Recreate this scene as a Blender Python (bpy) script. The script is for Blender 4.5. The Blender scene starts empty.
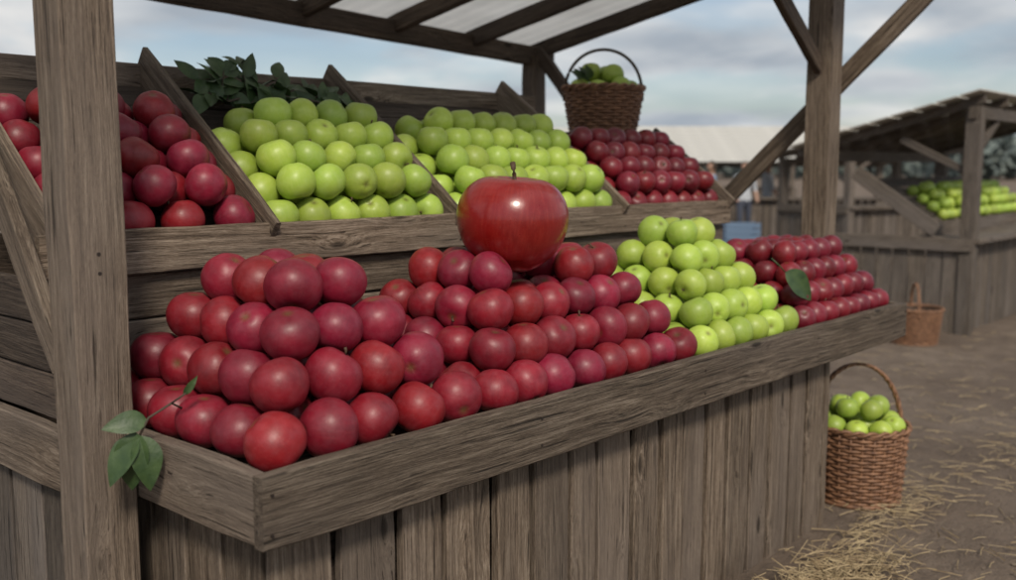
import bpy, bmesh, math, random
from mathutils import Vector, Matrix, Quaternion
random.seed(7)
R=random.Random(11)
scene=bpy.context.scene
COL=scene.collection
G=-0.15

# ---------------------------------------------------------------- helpers
def link(o,parent=None):
    COL.objects.link(o)
    if parent is not None: o.parent=parent
    return o
def empty(name,loc=(0,0,0)):
    e=bpy.data.objects.new(name,None); e.empty_display_size=.1; e.location=loc
    COL.objects.link(e); return e
def mesh_obj(name,verts,faces,mat=None,parent=None,smooth=False,loc=None):
    me=bpy.data.meshes.new(name); me.from_pydata(verts,[],faces); me.update()
    if smooth: me.polygons.foreach_set('use_smooth',[True]*len(me.polygons))
    if mat: me.materials.append(mat)
    o=bpy.data.objects.new(name,me)
    if loc is not None: o.location=loc
    return link(o,parent)
class N:
    def __init__(s,mat):
        s.nt=mat.node_tree; s.n=s.nt.nodes; s.l=s.nt.links
    def new(s,t,**kw):
        n=s.n.new(t)
        for k,v in kw.items(): setattr(n,k,v)
        return n
    def link(s,a,b): s.l.new(a,b)
    def math(s,op,a,b=None,c=None,clamp=False):
        n=s.n.new('ShaderNodeMath'); n.operation=op; n.use_clamp=clamp
        for i,v in enumerate((a,b,c)):
            if v is None: continue
            if isinstance(v,(int,float)): n.inputs[i].default_value=v
            else: s.l.new(v,n.inputs[i])
        return n.outputs[0]
    def noise(s,vec,scale,detail=4,rough=.55,dist=0):
        n=s.n.new('ShaderNodeTexNoise'); n.inputs['Scale'].default_value=scale
        n.inputs['Detail'].default_value=detail; n.inputs['Roughness'].default_value=rough
        n.inputs['Distortion'].default_value=dist
        if vec is not None: s.l.new(vec,n.inputs['Vector'])
        return n.outputs['Fac']
    def ramp(s,fac,stops):
        n=s.n.new('ShaderNodeValToRGB'); cr=n.color_ramp
        while len(cr.elements)<len(stops): cr.elements.new(.5)
        for e,(p,c) in zip(cr.elements,stops):
            e.position=p; e.color=(c[0],c[1],c[2],1) if hasattr(c,'__len__') else (c,c,c,1)
        s.l.new(fac,n.inputs[0]); return n.outputs[0]
    def mix(s,fac,a,b,mode='MIX'):
        n=s.n.new('ShaderNodeMix'); n.data_type='RGBA'; n.blend_type=mode
        for sock,v in ((n.inputs[0],fac),(n.inputs[6],a),(n.inputs[7],b)):
            if isinstance(v,(int,float)): sock.default_value=v
            elif isinstance(v,tuple): sock.default_value=(v[0],v[1],v[2],1)
            else: s.l.new(v,sock)
        return n.outputs[2]
def mat_new(name):
    m=bpy.data.materials.new(name); m.use_nodes=True
    k=N(m); b=k.n['Principled BSDF']; return m,k,b
def bump(k,b,h,strength,dist):
    n=k.new('ShaderNodeBump'); n.inputs['Strength'].default_value=strength; n.inputs['Distance'].default_value=dist
    k.link(h,n.inputs['Height']); k.link(n.outputs[0],b.inputs['Normal'])

def wood(name,dark,mid,light,rough=.75):
    m,k,b=mat_new(name)
    tc=k.new('ShaderNodeTexCoord'); oi=k.new('ShaderNodeObjectInfo')
    off=k.new('ShaderNodeVectorMath',operation='SCALE'); off.inputs[0].default_value=(37.1,11.3,23.7)
    k.link(oi.outputs['Random'],off.inputs['Scale'])
    ad=k.new('ShaderNodeVectorMath',operation='ADD'); k.link(tc.outputs['Object'],ad.inputs[0]); k.link(off.outputs[0],ad.inputs[1])
    v=ad.outputs[0]
    def scaled(vec,s3):
        n=k.new('ShaderNodeVectorMath',operation='MULTIPLY'); n.inputs[1].default_value=s3; k.link(vec,n.inputs[0]); return n.outputs[0]
    vor=k.new('ShaderNodeTexVoronoi'); vor.inputs['Scale'].default_value=1; k.link(scaled(v,(2.1,6.5,6.5)),vor.inputs['Vector'])
    d=vor.outputs['Distance']
    knotw=k.math('SUBTRACT',1,k.math('MULTIPLY',d,2.6),clamp=True)
    knotw=k.math('POWER',knotw,2)
    wob=k.noise(scaled(v,(1.0,1.5,1.5)),1,2)
    sep=k.new('ShaderNodeSeparateXYZ'); k.link(v,sep.inputs[0])
    y=k.math('ADD',sep.outputs[1],k.math('MULTIPLY',knotw,.045))
    y=k.math('ADD',y,k.math('MULTIPLY',wob,.04))
    z=k.math('ADD',sep.outputs[2],k.math('MULTIPLY',knotw,.03))
    cmb=k.new('ShaderNodeCombineXYZ'); k.link(sep.outputs[0],cmb.inputs[0]); k.link(y,cmb.inputs[1]); k.link(z,cmb.inputs[2])
    cv=cmb.outputs[0]
    g1=k.noise(scaled(cv,(2.2,75,75)),1,6,.7)
    g2=k.noise(scaled(cv,(9,300,300)),1,4,.65)
    g3=k.noise(scaled(cv,(2.6,110,110)),1,3,.5)
    g4=k.noise(scaled(cv,(5,210,210)),1,3,.5)
    fib=k.noise(scaled(cv,(60,420,420)),1,3,.7)
    blot=k.noise(scaled(v,(2.2,9,9)),1,6,.65)
    f=k.math('ADD',k.math('MULTIPLY',g1,.45),k.math('MULTIPLY',g2,.35))
    f=k.math('ADD',f,k.math('MULTIPLY',fib,.20))
    c=k.ramp(f,[(.41,dark),(.5,mid),(.60,light)])
    c=k.mix(k.ramp(blot,[(.42,0),(.70,.55)]),c,tuple(x*.45 for x in mid))
    grey=k.noise(scaled(v,(.7,3,3)),1,3,.5)
    c=k.mix(k.ramp(grey,[(.42,0),(.65,.5)]),c,(mid[0]*1.1,mid[1]*1.2,mid[2]*1.4))
    crack=k.math('MAXIMUM',k.ramp(g3,[(.30,1),(.36,0)]),k.ramp(g4,[(.28,.8),(.34,0)]))
    c=k.mix(k.math('MULTIPLY',crack,.8),c,tuple(x*.35 for x in dark))
    kn=k.ramp(d,[(.0,.95),(.06,.8),(.10,0)])
    c=k.mix(kn,c,tuple(x*.45 for x in dark))
    br=k.math('ADD',.70,k.math('MULTIPLY',oi.outputs['Random'],.56))
    vm=k.new('ShaderNodeVectorMath',operation='SCALE'); k.link(c,vm.inputs[0]); k.link(br,vm.inputs['Scale'])
    k.link(vm.outputs[0],b.inputs['Base Color'])
    b.inputs['Roughness'].default_value=rough
    b.inputs['Specular IOR Level'].default_value=.3
    h=k.math('SUBTRACT',f,k.math('MULTIPLY',crack,.5))
    bump(k,b,h,1.0,.010)
    return m
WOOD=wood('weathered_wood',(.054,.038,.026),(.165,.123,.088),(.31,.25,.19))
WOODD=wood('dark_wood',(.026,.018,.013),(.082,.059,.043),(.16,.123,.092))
WOODF=wood('old_wood',(.05,.039,.031),(.13,.105,.083),(.21,.175,.14))

def board(name,p0,p1,w,t,wdir,mat,parent,ch=.004,jit=.0018):
    p0=Vector(p0);p1=Vector(p1); x=(p1-p0); L=x.length; x.normalize()
    y=Vector(wdir); y=(y-x*y.dot(x)).normalized(); z=x.cross(y)
    n=max(2,int(L/.16)+1)
    c=min(ch,w*.2,t*.2); vs=[];fs=[]
    sec=[(-w/2+c,-t/2),(w/2-c,-t/2),(w/2,-t/2+c),(w/2,t/2-c),(w/2-c,t/2),(-w/2+c,t/2),(-w/2,t/2-c),(-w/2,-t/2+c)]
    rr=random.Random(int(abs(p0.x*977+p0.y*613+p1.z*331+p1.x*127)*10)%99991)
    for i in range(n+1):
        s=i/n*L-L/2
        a=rr.uniform(-jit,jit);b2=rr.uniform(-jit,jit); d=rr.uniform(-jit,jit)*.6
        for (u,v) in sec:
            vs.append((s,u+(a if u>0 else b2),v+d))
    for idx,sx in ((0,c),(n,-c)):
        for j in range(8):
            q=vs[idx*8+j]; vs[idx*8+j]=(q[0],q[1]*(1-c/w*2),q[2]*(1-c/t*1.6))
    for i in range(n):
        for j in range(8):
            k2=(j+1)%8
            fs.append((i*8+j,i*8+k2,(i+1)*8+k2,(i+1)*8+j))
    fs.append(tuple(range(7,-1,-1))); fs.append(tuple(n*8+j for j in range(8)))
    o=mesh_obj(name,vs,fs,mat,parent)
    M=Matrix((x,y,z)).transposed().to_4x4(); M.translation=(p0+p1)/2
    o.matrix_basis=M
    return o
def beamX(n,x0,x1,y0,y1,z0,z1,mat,par):
    return board(n,(x0,(y0+y1)/2,(z0+z1)/2),(x1,(y0+y1)/2,(z0+z1)/2),z1-z0,y1-y0,(0,0,1),mat,par)
def beamY(n,x0,x1,y0,y1,z0,z1,mat,par):
    return board(n,((x0+x1)/2,y0,(z0+z1)/2),((x0+x1)/2,y1,(z0+z1)/2),z1-z0,x1-x0,(0,0,1),mat,par)
def beamZ(n,x0,x1,y0,y1,z0,z1,mat,par):
    return board(n,((x0+x1)/2,(y0+y1)/2,z0),((x0+x1)/2,(y0+y1)/2,z1),x1-x0,y1-y0,(1,0,0),mat,par)

def tube(pts,rad,sides=6,closed=False):
    vs=[];fs=[];n=len(pts)
    for i,p in enumerate(pts):
        a=pts[(i-1)%n] if (closed or i>0) else p
        b=pts[(i+1)%n] if (closed or i<n-1) else p
        t=(Vector(b)-Vector(a)).normalized()
        up=Vector((0,0,1)) if abs(t.z)<.9 else Vector((1,0,0))
        s=t.cross(up).normalized(); u=s.cross(t)
        r=rad(i/(n-1)) if callable(rad) else rad
        for j in range(sides):
            an=2*math.pi*j/sides
            vs.append(tuple(Vector(p)+s*(math.cos(an)*r)+u*(math.sin(an)*r)))
    m=n if closed else n-1
    for i in range(m):
        for j in range(sides):
            a=i*sides+j;b=i*sides+(j+1)%sides;c=((i+1)%n)*sides+(j+1)%sides;d=((i+1)%n)*sides+j
            fs.append((a,b,c,d))
    if not closed:
        fs.append(tuple(range(sides-1,-1,-1))); fs.append(tuple((n-1)*sides+j for j in range(sides)))
    return vs,fs
class Acc:
    def __init__(s): s.v=[];s.f=[]
    def add(s,vf):
        o=len(s.v); s.v+=list(vf[0]); s.f+=[tuple(i+o for i in f) for f in vf[1]]

# ---------------------------------------------------------------- apple materials
def apple_mat(name,cA,cB,cC,rough=.33,speck=.25,coat=.25,streak=False,spcol=(.75,.5,.35),huev=.006,stk=.35,bloom=(.5,.25,.3),bl=.14,sub=.0):
    m,k,b=mat_new(name)
    tc=k.new('ShaderNodeTexCoord'); oi=k.new('ShaderNodeObjectInfo')
    off=k.new('ShaderNodeVectorMath',operation='SCALE'); off.inputs[0].default_value=(17.1,51.3,23.7)
    k.link(oi.outputs['Random'],off.inputs['Scale'])
    ad=k.new('ShaderNodeVectorMath',operation='ADD'); k.link(tc.outputs['Generated'],ad.inputs[0]); k.link(off.outputs[0],ad.inputs[1])
    v=ad.outputs[0]
    n1=k.noise(v,2.2,3,.55)
    c=k.mix(k.ramp(n1,[(.35,0),(.7,1)]),cA,cB)
    g=k.new('ShaderNodeSeparateXYZ'); k.link(tc.outputs['Generated'],g.inputs[0])
    ang=k.math('ARCTAN2',k.math('SUBTRACT',g.outputs[1],.5),k.math('SUBTRACT',g.outputs[0],.5))
    cx=k.new('ShaderNodeCombineXYZ'); k.link(k.math('COSINE',ang),cx.inputs[0]); k.link(k.math('SINE',ang),cx.inputs[1]); k.link(k.math('MULTIPLY',g.outputs[2],.35),cx.inputs[2])
    st=k.noise(cx.outputs[0],20 if streak else 7,5,.7)
    c=k.mix(k.math('MULTIPLY',k.ramp(st,[(.45,0),(.72,1)]),stk),c,cC)
    bn=k.noise(v,5,5,.6)
    c=k.mix(k.math('MULTIPLY',k.ramp(bn,[(.42,0),(.7,1)]),bl),c,bloom)
    rr=k.math('SQRT',k.math('ADD',k.math('POWER',k.math('SUBTRACT',g.outputs[0],.5),2),k.math('POWER',k.math('SUBTRACT',g.outputs[1],.5),2)))
    ax=k.ramp(rr,[(.015,1),(.08,.35),(.13,0)])
    c=k.mix(k.math('MULTIPLY',ax,.7),c,(.10,.07,.02))
    vor=k.new('ShaderNodeTexVoronoi'); vor.inputs['Scale'].default_value=46 if streak else 26; k.link(v,vor.inputs['Vector'])
    sp=k.ramp(vor.outputs['Distance'],[(.05,1),(.13,0)])
    c=k.mix(k.math('MULTIPLY',sp,speck),c,spcol)
    hs=k.new('ShaderNodeHueSaturation'); k.link(c,hs.inputs['Color'])
    k.link(k.math('ADD',.74,k.math('MULTIPLY',oi.outputs['Random'],.48)),hs.inputs['Value'])
    r2=k.math('FRACT',k.math('MULTIPLY',oi.outputs['Random'],7.31))
    k.link(k.math('ADD',.5-huev,k.math('MULTIPLY',r2,huev*2)),hs.inputs['Hue'])
    k.link(hs.outputs[0],b.inputs['Base Color'])
    rn=k.noise(v,9,3)
    k.link(k.math('ADD',rough-.06,k.math('MULTIPLY',rn,.16)),b.inputs['Roughness'])
    b.inputs['Coat Weight'].default_value=coat; b.inputs['Coat Roughness'].default_value=.3 if not streak else .16
    b.inputs['Specular IOR Level'].default_value=.45
    bump(k,b,k.noise(v,14,2),.06,.01)
    return m
RED=apple_mat('red_apple_skin',(.215,.0065,.019),(.13,.004,.012),(.26,.018,.028),rough=.45,speck=.14,coat=.08,bl=.06,huev=.008)
REDD=apple_mat('dark_red_apple_skin',(.18,.0055,.015),(.105,.0035,.009),(.20,.015,.022),rough=.42,speck=.12,coat=.10,bl=.06)
GRN=apple_mat('green_apple_skin',(.35,.475,.062),(.285,.41,.045),(.44,.53,.11),rough=.44,speck=.22,spcol=(.6,.68,.35),coat=.10,bloom=(.5,.58,.3),bl=.15,huev=.009)
BIG=apple_mat('giant_apple_skin',(.28,.006,.011),(.19,.0045,.008),(.36,.022,.018),rough=.28,speck=.26,coat=.45,streak=True,spcol=(.6,.28,.18),stk=.5,bl=.04)
STEM,k_,b_=mat_new('apple_stem'); b_.inputs['Base Color'].default_value=(.07,.04,.02,1); b_.inputs['Roughness'].default_value=.7

def apple_mesh(name,mat,rad,seg=36,rings=24,a=.17,b=.12,taper=.05,lobe=.01,sq=.94,stem=True,seed=0,aw=.36,stemlen=.35):
    rr=random.Random(seed); ph=rr.uniform(0,6); tl=rr.uniform(-.03,.03)
    vs=[];fs=[]
    for i in range(rings+1):
        phi=math.pi*i/rings
        for j in range(seg):
            th=2*math.pi*j/seg
            r=1-a*math.exp(-(phi/aw)**2)-b*math.exp(-((math.pi-phi)/.28)**2)
            lb=1+lobe*math.cos(5*th+ph)*(.25+.75*max(0,-math.cos(phi)))+lobe*.8*math.cos(2*th+ph*2)+ (lobe*1.1*math.cos(5*th+ph)*math.exp(-((phi-.5)/.35)**2))
            x=r*math.sin(phi)*(1+taper*math.cos(phi))*lb
            z=r*math.cos(phi)*sq
            if phi>2.3: z+= lobe*1.2*math.cos(5*th+ph)*math.sin(phi)
            vs.append((x*math.cos(th)*rad,x*math.sin(th)*rad,(z+tl*math.sin(phi)*math.cos(th))*rad))
    for i in range(rings):
        for j in range(seg):
            k2=(j+1)%seg
            fs.append((i*seg+j,(i+1)*seg+j,(i+1)*seg+k2,i*seg+k2))
    nb=len(fs)
    if stem:
        z0=(1-a)*sq*rad-rad*.03
        pts=[(rad*.05*t*t*3,rad*.02*t,z0+rad*stemlen*t) for t in [0,.25,.5,.75,1]]
        sv,sf=tube(pts,lambda t:rad*(.035+.02*t*t),8)
        o=len(vs); vs+=sv; fs+=[tuple(q+o for q in f) for f in sf]
    me=bpy.data.meshes.new(name); me.from_pydata(vs,[],fs); me.materials.append(mat); me.materials.append(STEM)
    me.polygons.foreach_set('use_smooth',[True]*len(fs))
    me.polygons.foreach_set('material_index',[0]*nb+[1]*(len(fs)-nb)); me.update()
    bm=bmesh.new(); bm.from_mesh(me); bmesh.ops.remove_doubles(bm,verts=bm.verts,dist=1e-6); bmesh.ops.recalc_face_normals(bm,faces=bm.faces); bm.to_mesh(me); bm.free()
    return me
def variants(nm,mat):
    return [apple_mesh(nm+'_mesh',mat,.5,seed=s,stem=(s==2),lobe=.009+.003*s,a=.12+.022*s,sq=.93+.012*s,stemlen=.26) for s in range(5)]
VR=variants('red_apple',RED); VD=variants('dark_red_apple',REDD); VG=variants('green_apple',GRN)

def put_apple(vars_,nm,c,d,par,tilt=None):
    o=bpy.data.objects.new(nm,R.choice(vars_)); 
    q=Quaternion((R.uniform(-1,1),R.uniform(-1,1),R.uniform(-.3,.3)),R.choice([R.gauss(0,.4),R.gauss(math.pi,.6),R.uniform(0,3.1)])) @ Quaternion((0,0,1),R.uniform(0,6.28))
    o.rotation_mode='QUATERNION'; o.rotation_quaternion=q
    s=d*R.uniform(.955,1.035); o.scale=(s,s,s); j=d*.035
    o.location=(c[0]+R.uniform(-j,j),c[1]+R.uniform(-j,j),c[2]+R.uniform(-j,j)*.4)
    link(o,par)

BIGC=Vector((2.41,2.155,1.318)); 
def pile(name,vars_,nm,x0,y0,zf,d,nx,ny,layers,sp,extra=None):
    par=empty(name)
    h=math.sqrt(max(.0001,d*d-(sp*sp*2)/4))
    for l in range(layers):
        for i in range(nx-l):
            for j in range(ny-l):
                c=Vector((x0+(i+.5*l)*sp,y0+(j+.5*l)*sp,zf+d/2+l*h))
                if (c-BIGC).length<.165+d*.38: continue
                put_apple(vars_,nm,c,d,par)
    return par

# ---------------------------------------------------------------- main stall
ST=empty('wooden_market_stall')
LZ0,LZ1=.661,.835; YF=1.766; X0,X1=1.171,4.905; YB=2.68
beamX('shelf_front_lip',X0,X1,YF,YF+.042,LZ0,LZ1,WOOD,ST)
beamY('shelf_left_lip',X0+.002,X0+.042,YF+.044,2.70,LZ0+.002,LZ1-.001,WOOD,ST)
beamY('shelf_right_lip',X1-.042,X1-.002,YF+.044,2.70,LZ0+.002,LZ1-.001,WOOD,ST)
ws=(YB-YF-.044)/5
for i in range(5):
    y0=YF+.046+i*ws
    beamX('shelf_plank_%d'%i,X0+.044,X1-.044,y0,y0+ws-.004,.758,.788,WOODD,ST)
for i in range(5):
    x=1.4+i*.8
    beamY('shelf_joist_%d'%i,x,x+.05,YF+.05,YB,.665,.756,WOODD,ST)
PX0,PX1,PY=1.255,4.29,1.865
x=PX0;i=0
while x<PX1-.05:
    w=R.choice([.15,.165,.185,.2]); w=min(w,PX1-x); dy=R.uniform(-.008,.006)
    beamZ('front_plank_%d'%i,x,x+w-.024,PY+dy,PY+.028+dy*.3,G-.02,.66,WOOD,ST)
    x+=w;i+=1
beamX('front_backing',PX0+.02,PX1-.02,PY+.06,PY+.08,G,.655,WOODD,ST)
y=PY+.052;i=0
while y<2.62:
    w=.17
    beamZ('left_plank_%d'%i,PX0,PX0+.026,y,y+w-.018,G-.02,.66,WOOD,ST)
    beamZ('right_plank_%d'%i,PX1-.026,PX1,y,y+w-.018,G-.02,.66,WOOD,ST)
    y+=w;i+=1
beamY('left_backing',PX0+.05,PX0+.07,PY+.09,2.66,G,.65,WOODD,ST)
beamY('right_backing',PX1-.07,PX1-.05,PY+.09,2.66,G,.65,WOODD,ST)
for i,(a,b) in enumerate([(.66,.80),(.805,.93),(.935,1.055),(1.06,1.19)]):
    beamX('riser_board_%d'%i,1.18,4.70,YB+.004*(i%2),YB+.03,a,b,WOOD,ST)
UX0,UX1=1.10,4.72
beamX('rack_front_lip',UX0,UX1,YB-.028,YB+.006,1.194,1.322,WOOD,ST)
al=math.radians(37.5); s=Vector((0,math.cos(al),math.sin(al))); nn=Vector((0,-math.sin(al),math.cos(al)))
P0=Vector((0,YB+.015,1.222))
def rk(x,u,v): return Vector((x,0,0))+P0+s*u+nn*v
nb=6; L=.97; XS=4.02
for i in range(nb):
    u=(i+.5)*L/nb
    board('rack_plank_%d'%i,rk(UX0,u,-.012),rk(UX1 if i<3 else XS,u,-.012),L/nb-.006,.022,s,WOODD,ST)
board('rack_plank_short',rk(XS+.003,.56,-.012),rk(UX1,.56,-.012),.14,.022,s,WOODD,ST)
for i in range(3):
    beamX('basket_ledge_%d'%i,XS+.004,UX1,3.165+i*.16,3.165+i*.16+.152,1.655,1.68,WOODD,ST)
beamX('basket_ledge_front',XS+.004,UX1,3.135,3.16,1.595,1.682,WOOD,ST)
beamX('rack_back_board',UX0,XS,3.43,3.455,1.71,1.868,WOOD,ST)
for i,x in enumerate([1.145,1.825,2.655,3.735,4.70]):
    uL=L if i<4 else .62
    board('rack_divider_%d'%i,rk(x,-.0,.055),rk(x,uL+.02,.055),.15,.028,nn,WOOD,ST)
for x in (1.13,2.9,4.66):
    beamZ('rack_leg',x,x+.06,3.50,3.56,G,1.62,WOODD,ST)
for i in range(9):
    z=G+.1+i*.19
    beamX('rear_board_%d'%i,1.1,4.7,3.57,3.595,z,z+.18,WOODD,ST)
for i in range(5):
    y=2.475+i*.21
    beamZ('side_plank_%d'%i,1.075,1.10,y,y+.195,G-.02,.66,WOODF,ST)
beamY('side_rail',1.045,1.085,2.472,3.55,.665,.83,WOOD,ST)
for i,(a,b) in enumerate([(.835,.955),(.96,1.08),(1.085,1.2)]):
    beamY('side_siding_%d'%i,1.085,1.11,2.475,3.52,a,b,WOODD,ST)
board('side_brace',(1.06,2.46,1.0),(1.06,3.02,1.75),.085,.035,(0,1,-1),WOOD,ST)
beamZ('post_front_a',1.032,1.169,2.318,2.456,G,2.66,WOOD,ST)
beamZ('post_front_b',5.17,5.315,2.33,2.47,G,2.66,WOOD,ST)
beamZ('post_rear_b',5.15,5.265,4.40,4.52,G,2.24,WOOD,ST)
beamZ('post_rear_a',1.02,1.14,4.40,4.52,G,2.3,WOOD,ST)
def zr(y): return 2.27-.2*(y-4.395)
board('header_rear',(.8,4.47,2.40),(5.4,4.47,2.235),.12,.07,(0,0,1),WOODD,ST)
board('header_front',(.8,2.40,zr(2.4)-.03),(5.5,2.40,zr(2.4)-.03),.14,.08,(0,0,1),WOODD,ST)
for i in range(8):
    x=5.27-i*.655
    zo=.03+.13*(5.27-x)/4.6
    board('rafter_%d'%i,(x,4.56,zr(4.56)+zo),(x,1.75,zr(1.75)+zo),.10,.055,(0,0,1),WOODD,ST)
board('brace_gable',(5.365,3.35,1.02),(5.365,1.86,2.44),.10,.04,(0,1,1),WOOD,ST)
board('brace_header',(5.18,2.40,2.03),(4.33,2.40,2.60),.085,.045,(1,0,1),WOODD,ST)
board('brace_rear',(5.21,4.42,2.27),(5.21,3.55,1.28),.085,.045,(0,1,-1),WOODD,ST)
# nail heads
NAIL,k_,b_=mat_new('nail_iron'); b_.inputs['Base Color'].default_value=(.045,.035,.03,1); b_.inputs['Roughness'].default_value=.6; b_.inputs['Metallic'].default_value=.6
A=Acc()
def nail(p,nrm,r=.0042):
    p=Vector(p)+Vector((R.uniform(-.003,.003),0,R.uniform(-.003,.003))); nrm=Vector(nrm); A.add(tube([tuple(p-nrm*.003),tuple(p+nrm*.0018)],r,8))
for z in (.70,.79): nail((X0+.022,YF,z),(0,-1,0)); nail((X1-.022,YF,z),(0,-1,0))
for z in (.705,.785):
    for xx in (2.1,3.0,3.9): nail((xx,YF,z),(0,-1,0))
for xx in (1.3,1.84,2.67,3.75,4.66):
    for z in (1.225,1.29): nail((xx,YB-.028,z),(0,-1,0))
for z in (.86,1.24,1.29): nail((1.1,2.318,z),(0,-1,0),.005)
mesh_obj('nails',A.v,A.f,NAIL,ST)
m,k,b=mat_new('roof_sheet')
tc=k.new('ShaderNodeTexCoord'); n=k.noise(tc.outputs['Object'],2.5,5)
c=k.ramp(n,[(.3,(.62,.62,.60)),(.7,(.8,.8,.78))]); k.link(c,b.inputs['Base Color']); b.inputs['Roughness'].default_value=.6
tr=k.new('ShaderNodeBsdfTranslucent'); k.link(c,tr.inputs[0]); mx=k.new('ShaderNodeMixShader'); mx.inputs[0].default_value=.5
out=k.n['Material Output']; k.link(b.outputs[0],mx.inputs[1]); k.link(tr.outputs[0],mx.inputs[2]); k.link(mx.outputs[0],out.inputs[0])
ROOF=m
vs=[];fs=[]; nx=240; x_a,x_b=.55,5.5
for i in range(nx+1):
    x=x_a+(x_b-x_a)*i/nx; zz=.003*math.sin(i*math.pi/3)+.13*(5.27-x)/4.6+.092
    for yv in (4.66,3.3,1.65): vs.append((x,yv,zr(yv)+zz))
for i in range(nx):
    for j in range(2): fs.append((i*3+j,i*3+j+1,i*3+j+4,i*3+j+3))
mesh_obj('roof_sheet',vs,fs,ROOF,ST,True)

# ---------------------------------------------------------------- piles
ZF=.790
pile('red_apple_pile',VR,'red_apple',1.292,1.89,ZF,.15,5,6,4,.1465)
pile('red_apple_pile',VR,'red_apple',2.028,1.885,ZF,.141,8,6,4,.1385)
pile('green_apple_pile',VG,'green_apple',3.155,1.88,ZF,.131,6,6,5,.129)
pile('dark_red_apple_pile',VD,'red_apple',3.965,1.875,ZF,.12,8,6,4,.119)
def rackpile(name,vars_,nm,xa,xb,d,rows,top=2,u0=0.045,skipl=False):
    par=empty(name)
    nx=int((xb-xa-.01)/(d*.985)); sp=(xb-xa-d)/(nx-1)
    h=math.sqrt(max(.001,d*d-(sp*sp+(d*.99)**2)/4))
    for l in range(top):
        for i in range(nx-l):
            for j in range(rows-l):
                if skipl and i==0 and j>=rows-1-l: continue
                c=rk(xa+d/2+(i+.5*l)*sp, u0+d/2+(j+.5*l)*d*.99, d/2+l*h)
                put_apple(vars_,nm,c,d,par)
rackpile('red_apple_pile',VR,'red_apple',1.165,1.808,.132,5,2)
rackpile('green_apple_pile',VG,'green_apple',1.842,2.638,.131,5,2,skipl=True,u0=.035)
rackpile('green_apple_pile',VG,'green_apple',2.672,3.718,.130,5,2,skipl=True,u0=.035)
rackpile('dark_red_apple_pile',VD,'red_apple',3.752,4.683,.118,5,2,.035)
me=apple_mesh('giant_apple_mesh',BIG,.184,seg=96,rings=64,a=.24,b=.14,taper=.10,lobe=.012,sq=.93,stem=True,seed=5,aw=.40,stemlen=.36)
o=bpy.data.objects.new('giant_red_apple',me); o.location=BIGC; o.rotation_euler=(math.radians(3),math.radians(-3),1.0); link(o)

# ---------------------------------------------------------------- leaves
def leafmat(name,a,b_):
    m,k,b=mat_new(name); tc=k.new('ShaderNodeTexCoord'); n=k.noise(tc.outputs['Object'],30,4)
    c=k.ramp(n,[(.3,a),(.7,b_)]); k.link(c,b.inputs['Base Color']); b.inputs['Roughness'].default_value=.5
    bump(k,b,k.noise(tc.outputs['Object'],90,3),.3,.004)
    return m
LEAF=leafmat('leaf_green',(.022,.050,.014),(.05,.088,.026))
TWIG,k_,b_=mat_new('twig_bark'); b_.inputs['Base Color'].default_value=(.06,.045,.03,1); b_.inputs['Roughness'].default_value=.8
def leaf(L,W,curl=.25,fold=.25,n=10):
    vs=[];fs=[]
    for i in range(n+1):
        t=i/n; w=W*.5*(math.sin(math.pi*t**.8)**.85 if 0<t<1 else 0)*(1-.15*t)
        x=L*t; z=-curl*L*t*t
        for jj,q in enumerate((-1,-.5,0,.5,1)):
            rip=.02*L*math.sin(t*14+q*2)*abs(q)
            vs.append((x,q*w,z+abs(q)*w*fold+rip*.4))
    for i in range(n):
        for j in range(4): fs.append((i*5+j,i*5+j+1,i*5+j+6,i*5+j+5))
    return vs,fs
def place(vf,loc,d,up,roll=0):
    d=Vector(d).normalized(); u=Vector(up); y=u.cross(d).normalized(); z=d.cross(y)
    M=Matrix((d,y,z)).transposed(); Q=Matrix.Rotation(roll,3,'X')
    return [tuple(Vector(loc)+M@(Q@Vector(v))) for v in vf[0]],vf[1]
rr=random.Random(8); e=empty('leafy_branch'); A=Acc(); T=Acc()
for q in range(16):
    xx=rr.uniform(2.0,2.56); u=rr.uniform(.69,.86); v0=rr.uniform(.02,.06)
    an=rr.uniform(0,6.28); L1=rr.uniform(.09,.17)
    dv=Vector((math.cos(an)*1.3,0,0))+s*(math.sin(an)*.5)+nn*rr.uniform(.05,.5)
    p=rk(xx,u,v0); pts=[p+dv.normalized()*L1*t+nn*(.04*math.sin(t*2.5)) for t in (0,.33,.66,1)]
    T.add(tube([tuple(a) for a in pts],.003,5))
    for w_ in range(8):
        t=(w_+.6)/8*3; i=min(int(t),2); pp=pts[i].lerp(pts[i+1],t-i); dr=(pts[i+1]-pts[i]).normalized()
        side=dr.cross(nn).normalized()*(1 if w_%2 else -1)
        d=dr*rr.uniform(.1,.8)+side*rr.uniform(.4,1)+nn*rr.uniform(-.3,.6)
        A.add(place(leaf(rr.uniform(.07,.12),rr.uniform(.045,.07),rr.uniform(.05,.5),rr.uniform(.1,.4)),pp,d,nn+Vector((rr.uniform(-.5,.5),rr.uniform(-.5,.5),0)),rr.uniform(-.6,.6)))
T.add(tube([tuple(rk(2.0,.74,.06)),tuple(rk(2.2,.78,.1)),tuple(rk(2.45,.76,.09)),tuple(rk(2.62,.72,.07))],.005,6))
mesh_obj('leaves',A.v,A.f,LEAF,e,True); mesh_obj('twigs',T.v,T.f,TWIG,e,True)
e=empty('leafy_sprig'); T=Acc()
T.add(tube([(1.24,2.20,.90),(1.19,2.17,.93),(1.14,2.19,.90),(1.115,2.2,.85)],.003,6)); T.add(tube([(1.19,2.17,.93),(1.2,2.12,.96)],.0025,5))
mesh_obj('twig',T.v,T.f,TWIG,e,True)
A=Acc()
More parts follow.
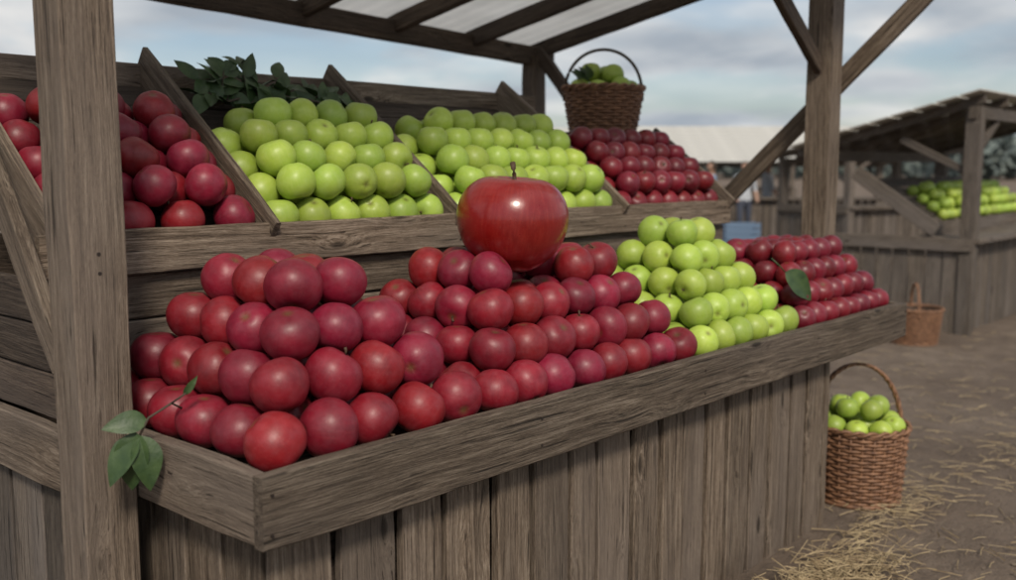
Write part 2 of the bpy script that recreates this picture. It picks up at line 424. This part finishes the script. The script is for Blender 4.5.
for (p,d,l,w,rl) in [((1.11,2.2,.87),(-.22,-.05,-.9),.145,.09,.2),((1.12,2.19,.86),(-.02,-.35,-.75),.13,.08,-.3),
                   ((1.14,2.2,.895),(-.5,.05,.0),.10,.06,.1),((1.2,2.13,.955),(.3,-.5,.65),.055,.02,.4),((1.115,2.2,.86),(-.6,-.0,-.6),.13,.078,.5)]:
    A.add(place(leaf(l,w,.3,.2,14),p,d,(-.5,-.8,.35),rl))
mesh_obj('leaves',A.v,A.f,LEAF,e,True)
A=Acc(); A.add(place(leaf(.19,.115,.35,.2,14),(3.91,1.93,1.05),(.4,-.4,-.4),(-.5,-.75,.5),.1))
A.add(tube([(3.91,1.93,1.05),(3.89,1.95,1.08),(3.86,1.97,1.11)],.003,5))
mesh_obj('apple_leaf',A.v,A.f,LEAF,None,True)

# ---------------------------------------------------------------- baskets
m,k,b=mat_new('wicker'); tc=k.new('ShaderNodeTexCoord')
c=k.ramp(k.noise(tc.outputs['Object'],35,4),[(.3,(.10,.046,.024)),(.7,(.30,.155,.082))]); k.link(c,b.inputs['Base Color']); b.inputs['Roughness'].default_value=.6
WICK=m
DARK,k_,b_=mat_new('basket_inside'); b_.inputs['Base Color'].default_value=(.05,.03,.018,1)
def basket(name,loc,rb,rt,h,hh,ang,vars_,nm,ad,heap,wire=False,lean=0):
    e=empty(name,loc); A=Acc(); ns=26
    rad=lambda t: rb+(rt-rb)*t**.8
    rows=int(h/.017)
    for i in range(rows):
        t=(i+.5)/rows; r=rad(t); pts=[]
        for j in range(ns*4):
            th=2*math.pi*j/(ns*4); rr=r+.006*math.cos(th*ns/2+(i%2)*math.pi)
            pts.append((rr*math.cos(th),rr*math.sin(th),t*h))
        A.add(tube(pts,.0088,5,True))
    for j in range(ns):
        th=2*math.pi*(j)/ns
        A.add(tube([(rad(t)*math.cos(th),rad(t)*math.sin(th),t*h) for t in (0,.25,.5,.75,1)],.006,5))
    for ph in (0,math.pi):
        pts=[((rt+.004+.009*math.cos(12*th+ph))*math.cos(th),(rt+.004+.009*math.cos(12*th+ph))*math.sin(th),h+.008+.009*math.sin(12*th+ph)) for th in [2*math.pi*j/120 for j in range(120)]]
        A.add(tube(pts,.009,6,True))
    A.add(tube([(( rb+.004)*math.cos(2*math.pi*j/60),(rb+.004)*math.sin(2*math.pi*j/60),.01) for j in range(60)],.012,6,True))
    mesh_obj('weave',A.v,A.f,WICK,e,True)
    A=Acc()
    for ph in ((0,) if wire else (0,2.1,4.2)):
        pts=[]
        for j in range(61):
            a=math.pi*j/60; w=.0 if wire else .007
            cx=(rt+.0)*math.cos(a); z=h-.06+(hh+.06)*math.sin(a)**.8
            off=lean*math.sin(a)
            u=cx+w*math.cos(a*14+ph); v2=off+w*math.sin(a*14+ph)
            pts.append((u*math.cos(ang)-v2*math.sin(ang),u*math.sin(ang)+v2*math.cos(ang),z))
        A.add(tube(pts,.009 if wire else .008,7))
    mesh_obj('handle',A.v,A.f,WICK if not wire else TWIG,e,True)
    vs=[];fs=[];S=40
    for (r,z) in ((0.0001,.012),(rb-.01,.012),(rt-.012,h)):
        for j in range(S): vs.append((r*math.cos(2*math.pi*j/S),r*math.sin(2*math.pi*j/S),z))
    for q in range(2):
        for j in range(S): fs.append((q*S+j,q*S+(j+1)%S,(q+1)*S+(j+1)%S,(q+1)*S+j))
    mesh_obj('liner',vs,fs,DARK,e)
    for lz in range(heap[0]):
        rmax=(rt-ad*.58)-lz*ad*heap[1]
        if rmax<0: break
        z=h+ad*heap[2]+lz*ad*.72
        nr=int(rmax/(ad*.98))
        for q in range(nr+1):
            r=rmax-q*ad*.98
            cnt=max(1,int(2*math.pi*r/(ad*1.01)))
            for j in range(cnt):
                th=2*math.pi*j/cnt+lz*.4+q
                put_apple(vars_,nm,(r*math.cos(th),r*math.sin(th),z+R.uniform(-.01,.01)),ad,e)
    return e
b1=basket('wicker_basket',(4.52,3.36,1.682),.175,.218,.24,.22,math.radians(-48),VG,'green_apple',.12,(2,.62,-.02),wire=True)
A=Acc()
rr=random.Random(3)
for i in range(7):
    a=rr.uniform(2.5,3.4); A.add(place(leaf(.08,.05,.3,.2),(.13*math.cos(a),.13*math.sin(a),.28+rr.uniform(0,.03)),(math.cos(a)*.5,math.sin(a)*.5,rr.uniform(.2,.8)),(-.5,-.6,.5),rr.uniform(-1,1)))
mesh_obj('leaves',A.v,A.f,LEAF,b1,True)
basket('wicker_basket',(4.735,1.915,G),.20,.228,.37,.30,math.radians(-40),VG,'green_apple',.112,(2,.62,.12),lean=.04)

# ---------------------------------------------------------------- ground
m,k,b=mat_new('dirt_ground'); tc=k.new('ShaderNodeTexCoord'); v=tc.outputs['Object']
n1=k.noise(v,.8,6,.6); n2=k.noise(v,5,8,.72); n3=k.noise(v,60,4,.7)
c=k.ramp(n1,[(.3,(.125,.088,.062)),(.5,(.175,.130,.095)),(.72,(.235,.182,.136))])
c=k.mix(k.ramp(n2,[(.42,.0),(.64,.6)]),c,(.085,.059,.042))
c=k.mix(k.ramp(n3,[(.58,0),(.72,.5)]),c,(.30,.245,.18))
k.link(c,b.inputs['Base Color']); b.inputs['Roughness'].default_value=.95
hh=k.math('ADD',k.math('MULTIPLY',n2,1.0),k.math('MULTIPLY',n3,.25)); bump(k,b,hh,1.0,.06)
vs=[];fs=[]; 
xs=[-600,-200,-60,-20]+[-10+.5*i for i in range(61)]+[30,60,200,700]
from mathutils import noise as mn
for xx in xs:
    for yy in xs:
        near=abs(xx)<25 and abs(yy)<25
        z=G+(mn.noise(Vector((xx*.7,yy*.7,0)))*.02 if near else 0)
        if 0.5<xx<6.5 and 1<yy<5: z=G+mn.noise(Vector((xx*.7,yy*.7,0)))*.008
        vs.append((xx,yy,z))
n_=len(xs)
for i in range(n_-1):
    for j in range(n_-1): fs.append((i*n_+j,(i+1)*n_+j,(i+1)*n_+j+1,i*n_+j+1))
mesh_obj('ground',vs,fs,m,None,True)
m,k,b=mat_new('straw'); tc=k.new('ShaderNodeTexCoord')
c=k.ramp(k.noise(tc.outputs['Object'],12,3),[(.3,(.20,.14,.075)),(.7,(.42,.33,.19))]); k.link(c,b.inputs['Base Color']); b.inputs['Roughness'].default_value=.8
A=Acc(); rr=random.Random(21)
def straw(x,y,z,L,lift):
    a=rr.uniform(0,6.28); w=rr.uniform(.0012,.0025); dx,dy=math.cos(a),math.sin(a); b2=rr.uniform(-.25,.25)
    z1=z+rr.uniform(0,lift); z2=z+rr.uniform(0,lift); pts=[]
    for t,zz in ((-.5,z1),(0,(z1+z2)/2+.004),(.5,z2)):
        cx=x+dx*L*t+(-dy)*b2*L*(t*t); cy=y+dy*L*t+dx*b2*L*(t*t)
        pts+= [(cx-dy*w,cy+dx*w,zz),(cx+dy*w,cy-dx*w,zz),(cx,cy,zz+w*1.3)]
    A.add((pts,[(0,1,4,3),(3,4,7,6),(1,2,5,4),(4,5,8,7),(2,0,3,5),(5,3,6,8)]))
for cx,cy,sx,sy,n_,lift in [(3.45,1.5,.30,.10,1200,.07),(3.2,1.3,.2,.12,300,.05),(4.9,1.75,.3,.12,90,.02),(4.4,1.15,.6,.2,60,.012),(5.4,.9,.9,.4,40,.012),(5.5,2.0,.8,.4,60,.012),(6.0,1.55,.5,.12,90,.02),(7.5,1.9,1.2,.25,110,.015),(4.2,1.64,.5,.06,170,.03),(9,3,1.6,.8,70,.015),(7,2.7,.8,.3,60,.015)]:
    for i in range(n_):
        straw(rr.gauss(cx,sx),rr.gauss(cy,sy),G+.006,rr.uniform(.05,.15),lift)
for i in range(300): straw(rr.uniform(2.5,10),rr.uniform(-.5,3.6),G+.008,rr.uniform(.03,.10),.01)
mesh_obj('straw',A.v,A.f,m,None)
PEB,k,b=mat_new('pebble'); b.inputs['Base Color'].default_value=(.16,.125,.09,1); b.inputs['Roughness'].default_value=.9
A=Acc()
for i in range(900):
    x,y=rr.uniform(3,10),rr.uniform(-.5,3.8); r=rr.uniform(.004,.015)
    vs=[(x+r*rr.uniform(.7,1.3)*a,y+r*rr.uniform(.7,1.3)*b2,G+r*.6*c2+.004) for a,b2,c2 in ((1,0,0),(0,1,0),(-1,0,0),(0,-1,0),(0,0,1))]
    A.add((vs,[(0,1,4),(1,2,4),(2,3,4),(3,0,4)]))
mesh_obj('pebbles',A.v,A.f,PEB,None,True)

# ---------------------------------------------------------------- background stalls
def plain(name,col,rough=.8):
    m,k,b=mat_new(name); tc=k.new('ShaderNodeTexCoord')
    c=k.ramp(k.noise(tc.outputs['Object'],3,4),[(.3,tuple(x*.8 for x in col)),(.7,col)]); k.link(c,b.inputs['Base Color']); b.inputs['Roughness'].default_value=rough; return m
CANV=plain('canvas_white',(.55,.54,.50)); SLAT=plain('pale_roof_boards',(.50,.48,.43))
def stall(name,loc,rot,W,D,zf,zb,counter=.95,goods=VG,gd=.13,roofmat=None,rack=True,skip=0,over=.35):
    e=empty(name,loc); e.rotation_euler=(0,0,rot)
    for i,(x,y,z) in enumerate([(0,0,zf),(W,0,zf),(0,D,zb),(W,D,zb)]):
        beamZ('post_%d'%i,x-.07,x+.07,y-.07,y+.07,0,z,WOODF,e)
    sl=(zf-zb)/D
    for i in range(6):
        x=i*W/5; board('rafter_%d'%i,(x,-over,zf+sl*over+.05),(x,D+.3,zb-sl*.3+.05),.09,.05,(0,0,1),WOODF,e)
    n=9; 
    for i in range(n):
        t0=-over-.03+i*(D+over+.35)/n; t1=t0+(D+over+.35)/n-.014
        z=lambda t: zf-sl*t+.115
        board('roof_board_%d'%i,(-.25,(t0+t1)/2,z((t0+t1)/2)),(W+.25,(t0+t1)/2,z((t0+t1)/2)),t1-t0,.02,(0,1,-sl),roofmat or SLAT,e)
    beamX('header_front',-.1,W+.1,-.04,.04,zf-.12,zf-.001,WOODF,e); beamX('header_rear',-.1,W+.1,D-.04,D+.04,zb-.12,zb-.001,WOODF,e)
    board('brace_0',(-.0,.0,zf-.65),(-.0,.7,zf-.3),.07,.05,(0,1,0),WOODF,e); board('brace_1',(.0,.07,zf-.6),(.7,.0,zf-.1),.07,.05,(0,0,1),WOODF,e)
    beamX('counter_top',-.05,W+.05,-.12,.5,counter-.05,counter,WOODF,e)
    beamY('counter_side_rail',-.10,-.062,-.05,D+.05,counter-.13,counter,WOODF,e)
    x=0;i=0
    while x<W: beamZ('plank_%d'%i,x+.07,x+.22,.02,.05,0,counter-.052,WOODF,e); x+=.17;i+=1
    y=.07;i=0
    while y<D: beamZ('side_plank_%d'%i,-.05,-.02,y,y+.15,0,counter-.132,WOODF,e); y+=.165;i+=1
    if rack:
        for i in range(5): board('rack_board_%d'%i,(.0,.5+i*.14,counter+.12+i*.1),(W,.5+i*.14,counter+.12+i*.1),.15,.02,(0,.8,.57),WOODF,e)
        board('rack_side',(-.03,.3,counter+.06),(-.03,1.15,counter+.64),.15,.03,(0,0,1),WOODF,e)
        beamX('rack_lip',0,W,.38,.41,counter+.0,counter+.13,WOODF,e)
        for i in range(skip,int(W/gd)-1):
            if i%9==8: continue
            for j in range(4):
                for l in range(2):
                    if l and (j==3 or i%9==7): continue
                    put_apple(goods,'green_apple',(.1+(i+.5*l)*gd,.5+(j+.5*l)*gd*.85-.04*l,counter+.19+(j+.5*l)*gd*.62+.08*l),gd*R.uniform(.9,1.05),e)
    return e
stall('timber_stall',(10.15,3.1,G),0,3.6,1.5,2.22,1.82,skip=5,over=.08)
b3=basket('wicker_basket',(9.35,3.3,G),.2,.24,.32,.24,.5,VR,'red_apple',.1,(0,.8,-.3))
def ray(u,v,t):
    dx=(u-508)/987; dy=(290-v)/987; p=math.radians(7.16); Fh=math.cos(p)+math.sin(p)*dy; Z=-math.sin(p)+math.cos(p)*dy
    return Vector((t*(Fh*.7426+dx*.6697),t*(Fh*.6697-dx*.7426),1.5+t*Z))
q=ray(655,170,22); stall('canopy_stall',(q.x,q.y,G),math.radians(-48),5.0,2.0,1.75,2.40,roofmat=CANV,goods=VR,rack=False)
q=ray(850,170,17); stall('timber_stall',(q.x,q.y,G),math.radians(-20),3.0,1.6,2.0,1.8,rack=False)
q=ray(560,170,34); stall('canopy_stall',(q.x,q.y,G),math.radians(-48),8.0,3.0,2.2,2.9,roofmat=CANV,rack=False)
BLUE=plain('blue_plastic',(.13,.20,.30),.5); 
def crate(loc,rot):
    e=empty('plastic_crate',loc); e.rotation_euler=(0,0,rot)
    for i in range(3):
        beamX('f%d'%i,-.3,.3,-.2,-.18,.03+i*.1,.11+i*.1,BLUE,e); beamX('b%d'%i,-.3,.3,.18,.2,.03+i*.1,.11+i*.1,BLUE,e)
        beamY('l%d'%i,-.3,-.28,-.178,.178,.03+i*.1,.11+i*.1,BLUE,e); beamY('r%d'%i,.28,.3,-.178,.178,.03+i*.1,.11+i*.1,BLUE,e)
    for a in (-.29,.29):
        for c2 in (-.19,.19): beamZ('c',a-.012,a+.012,c2-.012,c2+.012,0,.34,BLUE,e)
    beamX('base',-.28,.28,-.178,.178,.0,.02,BLUE,e)
for (u,t,z) in [(742,17,0),(742,17,.36),(768,17.6,0),(725,18,0)]:
    q=ray(u,170,t); crate((q.x,q.y,G+z),-.8)

# ---------------------------------------------------------------- people (distant)
SKIN=plain('skin',(.45,.27,.19),.6); HAIR=plain('hair',(.04,.025,.015)); JEAN=plain('denim',(.06,.07,.10)); 
def person(loc,face,shirt,seed):
    rr=random.Random(seed)
    J=[((0,0,.95),.15),((0,0,1.12),.135),((0,0,1.32),.155),((0,0,1.46),.10),((0,.0,1.53),.055),
       ((.09,0,.88),.095),((.10,.04,.50),.065),((.10,-.02+.06*rr.random(),.09),.042),((.10,.13,.035),.035),
       ((-.09,0,.88),.095),((-.11,-.02,.50),.065),((-.11,-.09,.09),.042),((-.11,.06,.035),.035),
       ((.19,0,1.42),.06),((.25,.02,1.16),.045),((.24,.16,.95),.033),((.235,.22,.90),.03),
       ((-.19,0,1.42),.06),((-.25,-.02,1.16),.045),((-.25,.10,.94),.033),((-.245,.15,.88),.03)]
    E=[(0,1),(1,2),(2,3),(3,4),(0,5),(5,6),(6,7),(7,8),(0,9),(9,10),(10,11),(11,12),(3,13),(13,14),(14,15),(15,16),(3,17),(17,18),(18,19),(19,20)]
    me=bpy.data.meshes.new('body'); me.from_pydata([j[0] for j in J],E,[]); o=bpy.data.objects.new('person_body',me); COL.objects.link(o)
    md=o.modifiers.new('s','SKIN')
    for i,j in enumerate(J):
        r=j[1]; me.skin_vertices[0].data[i].radius=(r,r*(.72 if i<4 else 1))
    me.skin_vertices[0].data[0].use_root=True
    sd=o.modifiers.new('ss','SUBSURF'); sd.levels=2; sd.render_levels=2
    dg=bpy.context.evaluated_depsgraph_get(); m2=bpy.data.meshes.new_from_object(o.evaluated_get(dg))
    bpy.data.objects.remove(o)
    m2.materials.clear()
    for mm in (shirt,JEAN,SKIN,HAIR): m2.materials.append(mm)
    for p in m2.polygons:
        z=p.center.z; x=abs(p.center.x); p.use_smooth=True
        p.material_index=2 if z>1.49 or (x>.2 and z<1.12) else (0 if z>.93 else (1 if z>.07 else 3))
    e=empty('person',loc); e.rotation_euler=(0,0,face)
    b=bpy.data.objects.new('body',m2); link(b,e)
    bm=bmesh.new(); bmesh.ops.create_uvsphere(bm,u_segments=24,v_segments=18,radius=1)
    for vv in bm.verts:
        x,y,z=vv.co; w=.075*(1-.18*max(0,-z)); yy=y*.095*(1-.1*max(0,-z)); 
        if y>0:
            yy+=.018*math.exp(-((x/.18)**2+((z+.12)/.16)**2))
            yy-=.008*math.exp(-(((abs(x)-.38)/.16)**2+((z-.08)/.12)**2))
            yy+=.006*math.exp(-((x/.3)**2+((z+.5)/.08)**2))
        ear=.012*math.exp(-(((y)/.15)**2+((z)/.22)**2))*(1 if x>0 else -1)*(abs(x)>.6)
        vv.co=(x*w+ear,yy,1.64+z*.115)
    hm=bpy.data.meshes.new('head'); bm.to_mesh(hm); bm.free(); hm.materials.append(SKIN); hm.materials.append(HAIR)
    for p in hm.polygons:
        p.use_smooth=True; c=p.center
        if c.z>1.70 or (c.y<-.01 and c.z>1.59): p.material_index=1
    link(bpy.data.objects.new('head',hm),e)
SH=[plain('shirt_blue',(.20,.27,.38)),plain('shirt_grey',(.35,.37,.4)),plain('shirt_dark',(.06,.07,.09)),plain('shirt_white',(.5,.53,.57))]
for i,(u,t,f,sh) in enumerate([(712,19,.6,0),(745,21,2.5,3),(768,23,4.0,1)]):
    q=ray(u,170,t); person((q.x,q.y,G),f,SH[sh],i)

# ---------------------------------------------------------------- distant trees & hills
m,k,b=mat_new('hazed_foliage'); tc=k.new('ShaderNodeTexCoord')
c=k.ramp(k.noise(tc.outputs['Object'],.5,5),[(.3,(.12,.15,.14)),(.7,(.19,.22,.20))]); k.link(c,b.inputs['Base Color']); b.inputs['Roughness'].default_value=1  # leaf greens paled and greyed: distance haze painted into the colour
A=Acc(); rr=random.Random(5)
for i in range(260):
    ang=math.radians(rr.uniform(-15,100)); dist=rr.uniform(125,175); cx,cy=dist*math.cos(ang),dist*math.sin(ang)
    H=rr.uniform(3.5,6.2); Wd=H*rr.uniform(.6,1.1)
    A.add(tube([(cx,cy,G),(cx,cy,G+H*.6)],lambda t:.25*(1-.6*t),5))
    for q in range(110):
        t=rr.uniform(0,6.28); zc=rr.uniform(-1,1); rr_=math.sqrt(max(0,1-zc*zc))*rr.uniform(.45,1.05)
        p=Vector((cx+Wd*rr_*math.cos(t),cy+Wd*rr_*math.sin(t),G+H*.55+zc*H*.45)); s_=rr.uniform(.5,1.0)
        a=Vector((rr.gauss(0,1),rr.gauss(0,1),rr.gauss(0,1))).normalized(); b2=a.orthogonal().normalized()
        A.add(([tuple(p+a*s_),tuple(p+b2*s_*.7),tuple(p-a*s_),tuple(p-b2*s_*.7)],[(0,1,2,3)]))
mesh_obj('distant_trees',A.v,A.f,m,None)
m,k,b=mat_new('hazed_hill'); b.inputs['Base Color'].default_value=(.22,.26,.30,1); b.inputs['Roughness'].default_value=1  # blue-grey base colour paints aerial haze onto the far hills
vs=[];fs=[]
for i in range(91):
    a=math.radians(-25+i*1.5)
    h=13+7*mn.noise(Vector((i*.13,0,0)))+3*mn.noise(Vector((i*.5,3,0)))
    for d,z in ((380,G-1),(460,h),(600,G-1)): vs.append((d*math.cos(a),d*math.sin(a),z))
for i in range(90):
    for j in range(2): fs.append((i*3+j,i*3+3+j,i*3+4+j,i*3+1+j))
mesh_obj('hills',vs,fs,m,None,True)

# ---------------------------------------------------------------- world
EL=math.radians(42); hd=Vector((-.75,-1)).normalized()
w=bpy.data.worlds.new('World'); scene.world=w; w.use_nodes=True; k=N(w); bg=k.n['Background']
sky=k.new('ShaderNodeTexSky'); sky.sky_type='NISHITA'; sky.sun_disc=False; sky.sun_elevation=EL
sky.sun_rotation=math.atan2(hd.x,hd.y); sky.air_density=1.0; sky.dust_density=1.5
tc=k.new('ShaderNodeTexCoord'); sep=k.new('ShaderNodeSeparateXYZ'); k.link(tc.outputs['Generated'],sep.inputs[0])
den=k.math('ADD',k.math('MAXIMUM',sep.outputs[2],0),.16)
cm=k.new('ShaderNodeCombineXYZ'); k.link(k.math('DIVIDE',sep.outputs[0],den),cm.inputs[0]); k.link(k.math('DIVIDE',sep.outputs[1],den),cm.inputs[1])
n1=k.noise(cm.outputs[0],1.1,7,.5,.3); n2=k.noise(cm.outputs[0],1.3,5,.5,.2)
cloudc=k.ramp(n2,[(.34,(3.9,4.4,5.0)),(.5,(6.0,6.3,6.6)),(.64,(8.6,8.5,8.3))])
fac=k.ramp(n1,[(.40,.25),(.56,1)])
skyc=k.mix(1.0,sky.outputs[0],(1.0,1.02,1.05),'MULTIPLY')
c=k.mix(fac,skyc,cloudc)
k.link(c,bg.inputs[0]); bg.inputs[1].default_value=.097
sd=bpy.data.lights.new('sun','SUN'); sd.energy=2.9; sd.angle=math.radians(10); sd.color=(1,.90,.77)
so=bpy.data.objects.new('sun',sd); COL.objects.link(so)
dirv=Vector((hd.x*math.cos(EL),hd.y*math.cos(EL),math.sin(EL)))
so.rotation_euler=dirv.to_track_quat('Z','Y').to_euler(); so.location=(0,0,10)

# ---------------------------------------------------------------- camera
cd=bpy.data.cameras.new('camera'); co=bpy.data.objects.new('camera',cd); COL.objects.link(co)
cd.sensor_width=36; cd.lens=34.97; cd.clip_end=3000; cd.clip_start=.05
p=math.radians(7.16); f=Vector((.7426*math.cos(p),.6697*math.cos(p),-math.sin(p)))
co.location=(0,0,1.5); co.rotation_euler=f.to_track_quat('-Z','Y').to_euler()
cd.dof.use_dof=True; cd.dof.focus_distance=2.9; cd.dof.aperture_fstop=2.0
scene.camera=co
scene.view_settings.view_transform='Standard'; scene.view_settings.look='None'; scene.view_settings.exposure=0
